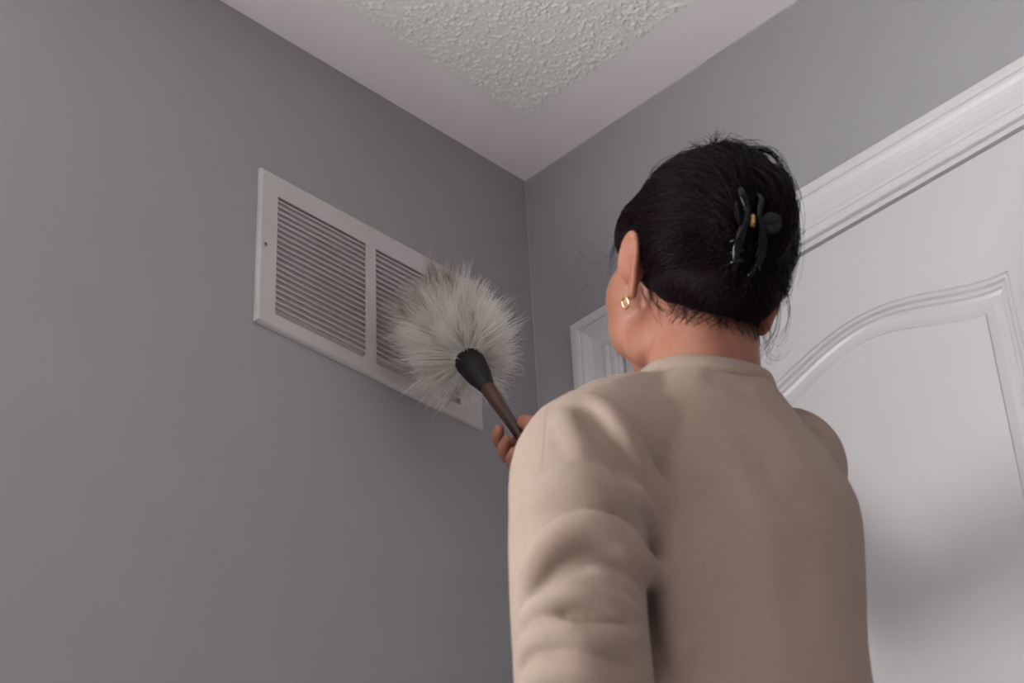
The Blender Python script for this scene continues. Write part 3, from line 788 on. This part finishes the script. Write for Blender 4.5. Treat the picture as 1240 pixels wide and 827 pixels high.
out = out+nv*(np.abs(rng.normal(size=(n, 1, 1)))*.006*np.sin(t*PI)+.001)
allp.append(out[:, np.linspace(0, 13, 12).astype(int)]); allr.append(np.full(n, .00042)*rng.uniform(.6, 1.3, n))
def res(Pn, k):      # resample polylines to k points
    m = Pn.shape[1]; x = np.linspace(0, m-1, k); i = np.minimum(x.astype(int), m-2); fr = (x-i)[None, :, None]
    return Pn[:, i]*(1-fr)+Pn[:, i+1]*fr
PP = np.concatenate(allp); RR = np.concatenate(allr)
v, f = strands(PP, RR, 3, .5); hs = link('hair_strands', v, f, M['hair'], hair, True); tag(hs, kind='stuff')
# short baby hair growing over the nape
def skin_or_hair(q):
    cen = Vector(hp((0, -.01, q[2]*.5))); d = (Vector(hp(q))-cen).normalized(); o_ = cen+d*.25; best = None
    for b in (body_bvh, hair_bvh):
        h = b.ray_cast(o_, -d, .25)
        if h[0] is not None and (best is None or h[3] < best[3]): best = h
    return np.array(best[0])+np.array(d)*.0005 if best else None
nape = []
for _ in range(620):
    az = math.radians(rng.uniform(104, 256)); z0 = -.053-rng.random()**1.5*.026-.018*math.cos(az)**2; z1 = z0+rng.uniform(.014, .034)
    da = (PI-az)*rng.uniform(.05, .45)+rng.normal()*.22; ok = []
    for t_ in np.linspace(0, 1, 7):
        a_ = az+da*t_; p_ = skin_or_hair((.08*math.sin(a_), -.02+.08*math.cos(a_), z0+(z1-z0)*t_**.9))
        if p_ is None: break
        ok.append(p_)
    if len(ok) == 7 and max(np.linalg.norm(np.diff(ok, axis=0), axis=1)) < .016: nape.append(ok)
v, f = strands(np.array(nape), rng.uniform(.00006, .00018, len(nape)), 3, .9); nh = link('nape_hair', v, f, M['hair'], hair); tag(nh, kind='stuff')
# loose wisps: polylines in the head frame
def wisps(guides, n, spread, rad, k=16):
    out = []
    for gd in guides:
        g = catmull(np.array(gd), 6); g = res(g[None], k)[0]
        tt = np.linspace(0, 1, k)[:, None]
        for _ in range(n):
            q = g+rng.normal(size=3)*spread*(.25+tt)+rng.normal(size=3)*spread*.8*np.sin(tt*PI*rng.uniform(1, 2.5)+rng.random()*6)
            out.append(hp(q))
    return np.array(out), np.full(len(out), rad)*rng.uniform(.6, 1.2, len(out))
W = []
#WISPS_BEGIN
W.append(wisps([[(0.0023, -0.082, 0.1175), (0.0206, -0.0909, 0.1172), (0.0425, -0.0847, 0.1073), (0.057, -0.0794, 0.0817), (0.0684, -0.0687, 0.0483), (0.0776, -0.0485, 0.0227), (0.0756, -0.04, 0.0074)], [(-0.0046, -0.0854, 0.1065), (0.0136, -0.0942, 0.1061), (0.0381, -0.0868, 0.0912), (0.0521, -0.0794, 0.0619), (0.0652, -0.0577, 0.0292), (0.0661, -0.0452, 0.0028)], [(0.0051, -0.085, 0.1207), (0.0242, -0.0928, 0.1174), (0.0467, -0.0843, 0.1022), (0.0692, -0.0675, 0.0701), (0.0762, -0.0504, 0.028), (0.0799, -0.0294, 0.0063)], [(-0.0246, -0.0866, 0.1044), (0.0005, -0.0994, 0.1052), (0.0272, -0.0929, 0.0898), (0.0437, -0.0832, 0.0533), (0.0512, -0.067, 0.0125)]], 16, 0.003, 0.00032))
W.append(wisps([[(0.0655, -0.0402, 0.0182), (0.0776, -0.0384, 0.0022), (0.0851, -0.0319, -0.0186), (0.0857, -0.024, -0.0353), (0.08, -0.0166, -0.0448)], [(0.0577, -0.0445, 0.0098), (0.0712, -0.0393, -0.0143), (0.074, -0.0297, -0.0369), (0.067, -0.0186, -0.0524)]], 5, 0.0022, 0.0003))
W.append(wisps([[(0.0528, -0.0234, -0.0283), (0.0622, -0.0198, -0.0452), (0.0731, -0.0211, -0.0536), (0.0744, -0.0277, -0.0414)], [(0.0537, -0.022, -0.0321), (0.0676, -0.0163, -0.0577), (0.0639, -0.0088, -0.0693), (0.0548, -0.0077, -0.0623)], [(0.0764, -0.0218, -0.0306), (0.0763, -0.0105, -0.0534), (0.0886, -0.0129, -0.061), (0.0895, -0.0201, -0.0473)], [(0.0591, -0.0285, -0.0242), (0.0711, -0.0267, -0.0401), (0.0662, -0.0197, -0.0495), (0.0557, -0.0178, -0.0425)]], 5, 0.0045, 0.00016))
W.append(wisps([[(-0.0275, -0.0796, 0.093), (-0.0332, -0.0732, 0.1107), (-0.0333, -0.067, 0.1229), (-0.0337, -0.0583, 0.1305)], [(-0.0303, -0.0781, 0.0929), (-0.0307, -0.0753, 0.1124), (-0.0316, -0.0793, 0.1213), (-0.0302, -0.0829, 0.1274)], [(-0.028, -0.0893, 0.0885), (-0.0284, -0.0865, 0.1079), (-0.0187, -0.086, 0.1221), (-0.0094, -0.0894, 0.1197)], [(-0.0336, -0.0746, 0.0889), (-0.041, -0.0677, 0.1072), (-0.0411, -0.0614, 0.1194), (-0.0472, -0.0589, 0.1205)], [(-0.0228, -0.0902, 0.0851), (-0.0195, -0.0904, 0.107), (-0.0037, -0.091, 0.1171), (0.0096, -0.0958, 0.1134)]], 14, 0.003, 0.0003))
W.append(wisps([[(-0.0704, 0.0404, 0.0408), (-0.0816, 0.0632, 0.0304), (-0.099, 0.0671, 0.0401), (-0.0929, 0.0586, 0.0513), (-0.0807, 0.0559, 0.0444)], [(-0.0617, 0.0629, 0.0108), (-0.0792, 0.0828, 0.013), (-0.086, 0.0962, -0.0076), (-0.0691, 0.0972, -0.0267)], [(-0.066, 0.0482, 0.0453), (-0.0749, 0.0612, 0.0278), (-0.089, 0.0803, 0.0279)], [(-0.0703, 0.0448, 0.0316), (-0.085, 0.0612, 0.0379), (-0.0992, 0.0725, 0.0293), (-0.0902, 0.0738, 0.0175)]], 2, 0.004, 0.0001))
W.append(wisps([[(-0.0684, -0.0138, -0.0123), (-0.06, -0.0135, -0.0338), (-0.0529, -0.021, -0.0506), (-0.0463, -0.0319, -0.06)], [(-0.0678, -0.0258, -0.0257), (-0.0612, -0.0313, -0.0462), (-0.05, -0.0468, -0.0631), (-0.035, -0.0643, -0.0675)], [(-0.0636, -0.0347, -0.0368), (-0.0545, -0.0539, -0.0566), (-0.0416, -0.0688, -0.064)], [(-0.0663, -0.0011, -0.0156), (-0.0592, -0.0, -0.0373), (-0.0522, -0.0016, -0.0537)], [(-0.0604, -0.0601, -0.0502), (-0.0461, -0.0671, -0.0628), (-0.0309, -0.0753, -0.074)], [(-0.0358, -0.0798, -0.0598), (-0.0243, -0.0795, -0.0721), (-0.0108, -0.0786, -0.0751)], [(-0.0638, -0.0276, -0.0385), (-0.06, -0.0268, -0.0564), (-0.0515, -0.0256, -0.0676)]], 7, 0.0035, 0.0002))
W.append(wisps([[(-0.0747, 0.0269, 0.0478), (-0.0755, 0.038, 0.0384), (-0.072, 0.048, 0.0269), (-0.071, 0.0538, 0.0139)], [(-0.075, 0.0201, 0.0495), (-0.0774, 0.0302, 0.0439), (-0.0765, 0.0357, 0.0317)]], 6, 0.002, 0.00024))
#WISPS_END
if W:
    v, f = strands(np.concatenate([w[0] for w in W]), np.concatenate([w[1] for w in W]), 3, .35)
    ws = link('loose_wisps', v, f, M['hair'], hair, True); tag(ws, kind='stuff')

# ------------------------------------------------------------------ claw clip (lies on the hair: a thing of its own)
clip = empty('hair_clip', (0, 0, 0))
tag(clip, 'glossy black plastic claw clip holding the twisted hair at the back of the head', 'hair clip')
CC = np.array([-.010, -.128, .012])
def hw_(p): return LW(hp(CC+(np.asarray(p, float)-CC)*np.array([.86, .9, .86])+np.array([-.010, .006, .0])))
CY = -.128
def ctube(P, R, name, m, parent=clip, n=10, flat=1.0, k=5):
    v, f = tube([(0, 0, 0)]+[0]*0 if False else P, R, n=n, k=k, flat=flat)
    return link(name, hw_(np.array(v)), f, m, parent, True)
for s, nm in ((-1, 'left_jaw'), (1, 'right_jaw')):
    xo = -.010+s*.009
    P = [(xo+s*.000, CY+.012, .062), (xo+s*.004, CY-.002, .046), (xo-s*.001, CY-.005, .028), (xo+s*.001, CY-.006, .012), (xo+s*.005, CY-.003, -.006), (xo+s*.006, CY+.004, -.024), (xo+s*.001, CY+.014, -.040)]
    j = ctube(P, [.0036, .0050, .0044, .0044, .0056, .0052, .0036], 'jaw', M['plastic'])
    for i, zz in enumerate((.050, .034, -.008, -.022, -.034)):
        ctube([(xo+s*.001, CY+.001, zz), (xo+s*.008, CY+.008, zz-.001), (xo+s*.010, CY+.028, zz-.003)], [.0028, .0023, .0014], 'tooth', M['plastic'], j, 8)
    v, f = ell((0, 0, 0), (.0115, .0022, .0135), None, 24, 12)
    v = np.array(v); v[:, 1] += -.35*v[:, 0]*s*-1*0-(v[:, 0]**2)*8
    v = v @ np.array(eul(0, 0, -s*28)).T+np.array([xo+s*.0125, CY-.010, .016])
    link('thumb_tab', hw_(v), f, M['plastic'], clip, True)
sp_ = []
for i in range(60):
    a = i*.9; sp_.append((-.010+.0032*math.cos(a), CY-.004+.0032*math.sin(a), .010+.012*i/60))
v, f = tube(sp_, [.0007]*60, n=6, k=2); link('spring', hw_(np.array(v)), f, M['brass'], clip, True)
ctube([(-.020, CY-.004, .016), (.0, CY-.004, .016)], [.0017, .0017], 'hinge_pin', M['plastic'], clip, 10, k=1)

# ------------------------------------------------------------------ earring
er = empty('earring', (0, 0, 0))
tag(er, 'small gold hoop earring in the left ear lobe', 'earring')
P = []
for a in np.linspace(0, 2*PI*.97, 26): P.append((-.0795-.002*math.cos(a), .004+.0050*math.sin(a), -.0365+.0050*math.cos(a)))
v, f = htube(P, [.0010]*26, n=8, k=2); link('hoop', LW(np.array(v)), f, M['gold'], er, True)

# ================================================================== DUSTER
du = empty('duster', tuple(G))
tag(du, 'fluffy cream lambswool duster with a dark wooden handle, held against the vent', 'duster')
def dl(p): return np.asarray(p, float)-G
ax = FT-G; ax /= np.linalg.norm(ax); Lf = np.linalg.norm(FT-G)
def dtube(ts, R, name, m, n=20, par=du, k=4):
    v, f = tube([ax*t for t in ts], R, n=n, k=k); return link(name, v, f, m, par, True)
tb = np.linalg.norm(FB-G)
dtube((-.075, -.07, -.05, 0, .05, tb-.005, tb+.01), [.0060, .0068, .0066, .0072, .0088, .0098, .0098], 'handle', M['wood'])
dtube((tb-.006, tb+.002, tb+.02, Lf-.004, Lf+.004), [.0105, .0122, .0165, .0192, .0180], 'ferrule', M['ferrule'], 28)
CEv = dl(CE); cax = CEv-ax*Lf; CLn = np.linalg.norm(cax); cax /= CLn
def basis(d):
    a = np.cross(d, [0, 0, 1.]); a /= np.linalg.norm(a); return a, np.cross(d, a)
ba, bb = basis(cax)
core = tube([ax*(Lf-.01), ax*Lf+cax*CLn*.35, ax*Lf+cax*CLn*.7, ax*Lf+cax*CLn*.92], [.016, .030, .036, .026], n=20)
wool_parts = []
ntuft, per = 900, 24
tp_, rr_, dust = [], [], []
for i in range(ntuft):
    s = rng.random()**.85; phi = rng.random()*2*PI
    radial = ba*math.cos(phi)+bb*math.sin(phi)
    fwd = .05+1.35*s**1.4+rng.normal()*.14
    d = radial+cax*fwd
    if s > .8: d = radial*rng.uniform(.1, 1)+cax*1.5
    d /= np.linalg.norm(d)
    root = ax*Lf+cax*(CLn*.9*s)+radial*.014*rng.random()
    ln = (.061+.011*rng.normal()+.006*math.sin(phi*3+1.3)+.005*math.sin(phi*7+s*5)-.012*max(0, -radial[2]))*(1 if s < .8 else .85)
    bend = rng.normal(size=3)*.38+np.array([0, 0, -.05])
    bend -= d*(bend@d)
    tip = root+d*ln+bend*ln*.22
    K = 8; t = np.linspace(0, 1, K)[:, None]
    guide = root+d*ln*t+bend*ln*.22*t**2
    for j in range(per):
        off = rng.normal(size=3)*.0065; conv = 1-.55*t**1.3
        l2 = rng.uniform(.75, 1.08)
        q = root+(guide-root)*l2+off*conv*(.4+t*1.3)+rng.normal(size=3)*.0022*np.sin(t*PI*rng.uniform(1, 2.2)+rng.random()*3)*t
        tp_.append(q)
        rr_.append(rng.uniform(.00028, .00055))
tp_ = np.array(tp_); rr_ = np.array(rr_)
wx = tp_[..., 0]+G[0]; lim = .0145+.004*rng.random(wx.shape)   # the wool flattens against the louvres
tp_[..., 0] = np.where(wx < lim, lim, wx)-G[0]
v, f = strands(tp_, rr_, 3, .3)
fl_ = link('fleece', v, f, M['wool'], du, True); tag(fl_, kind='stuff')
vv = np.array(v); up_ = (vv-ax*Lf) @ cax; lat = (vv-ax*Lf) @ (np.array([.70, .71, -.04]))
du_a = np.clip((up_-.080)/.05, 0, 1)*np.clip((.030-lat)/.05, 0, 1)*(.6+.4*np.sin(vv[:, 2]*90+vv[:, 1]*70))
at = fl_.data.attributes.new('dust', 'FLOAT', 'POINT')
if len(fl_.data.vertices) == len(vv): at.data.foreach_set('value', (du_a*.85).astype(np.float32))
cv, cf = core; co = link('fleece_core', cv, cf, M['wool'], du, True)
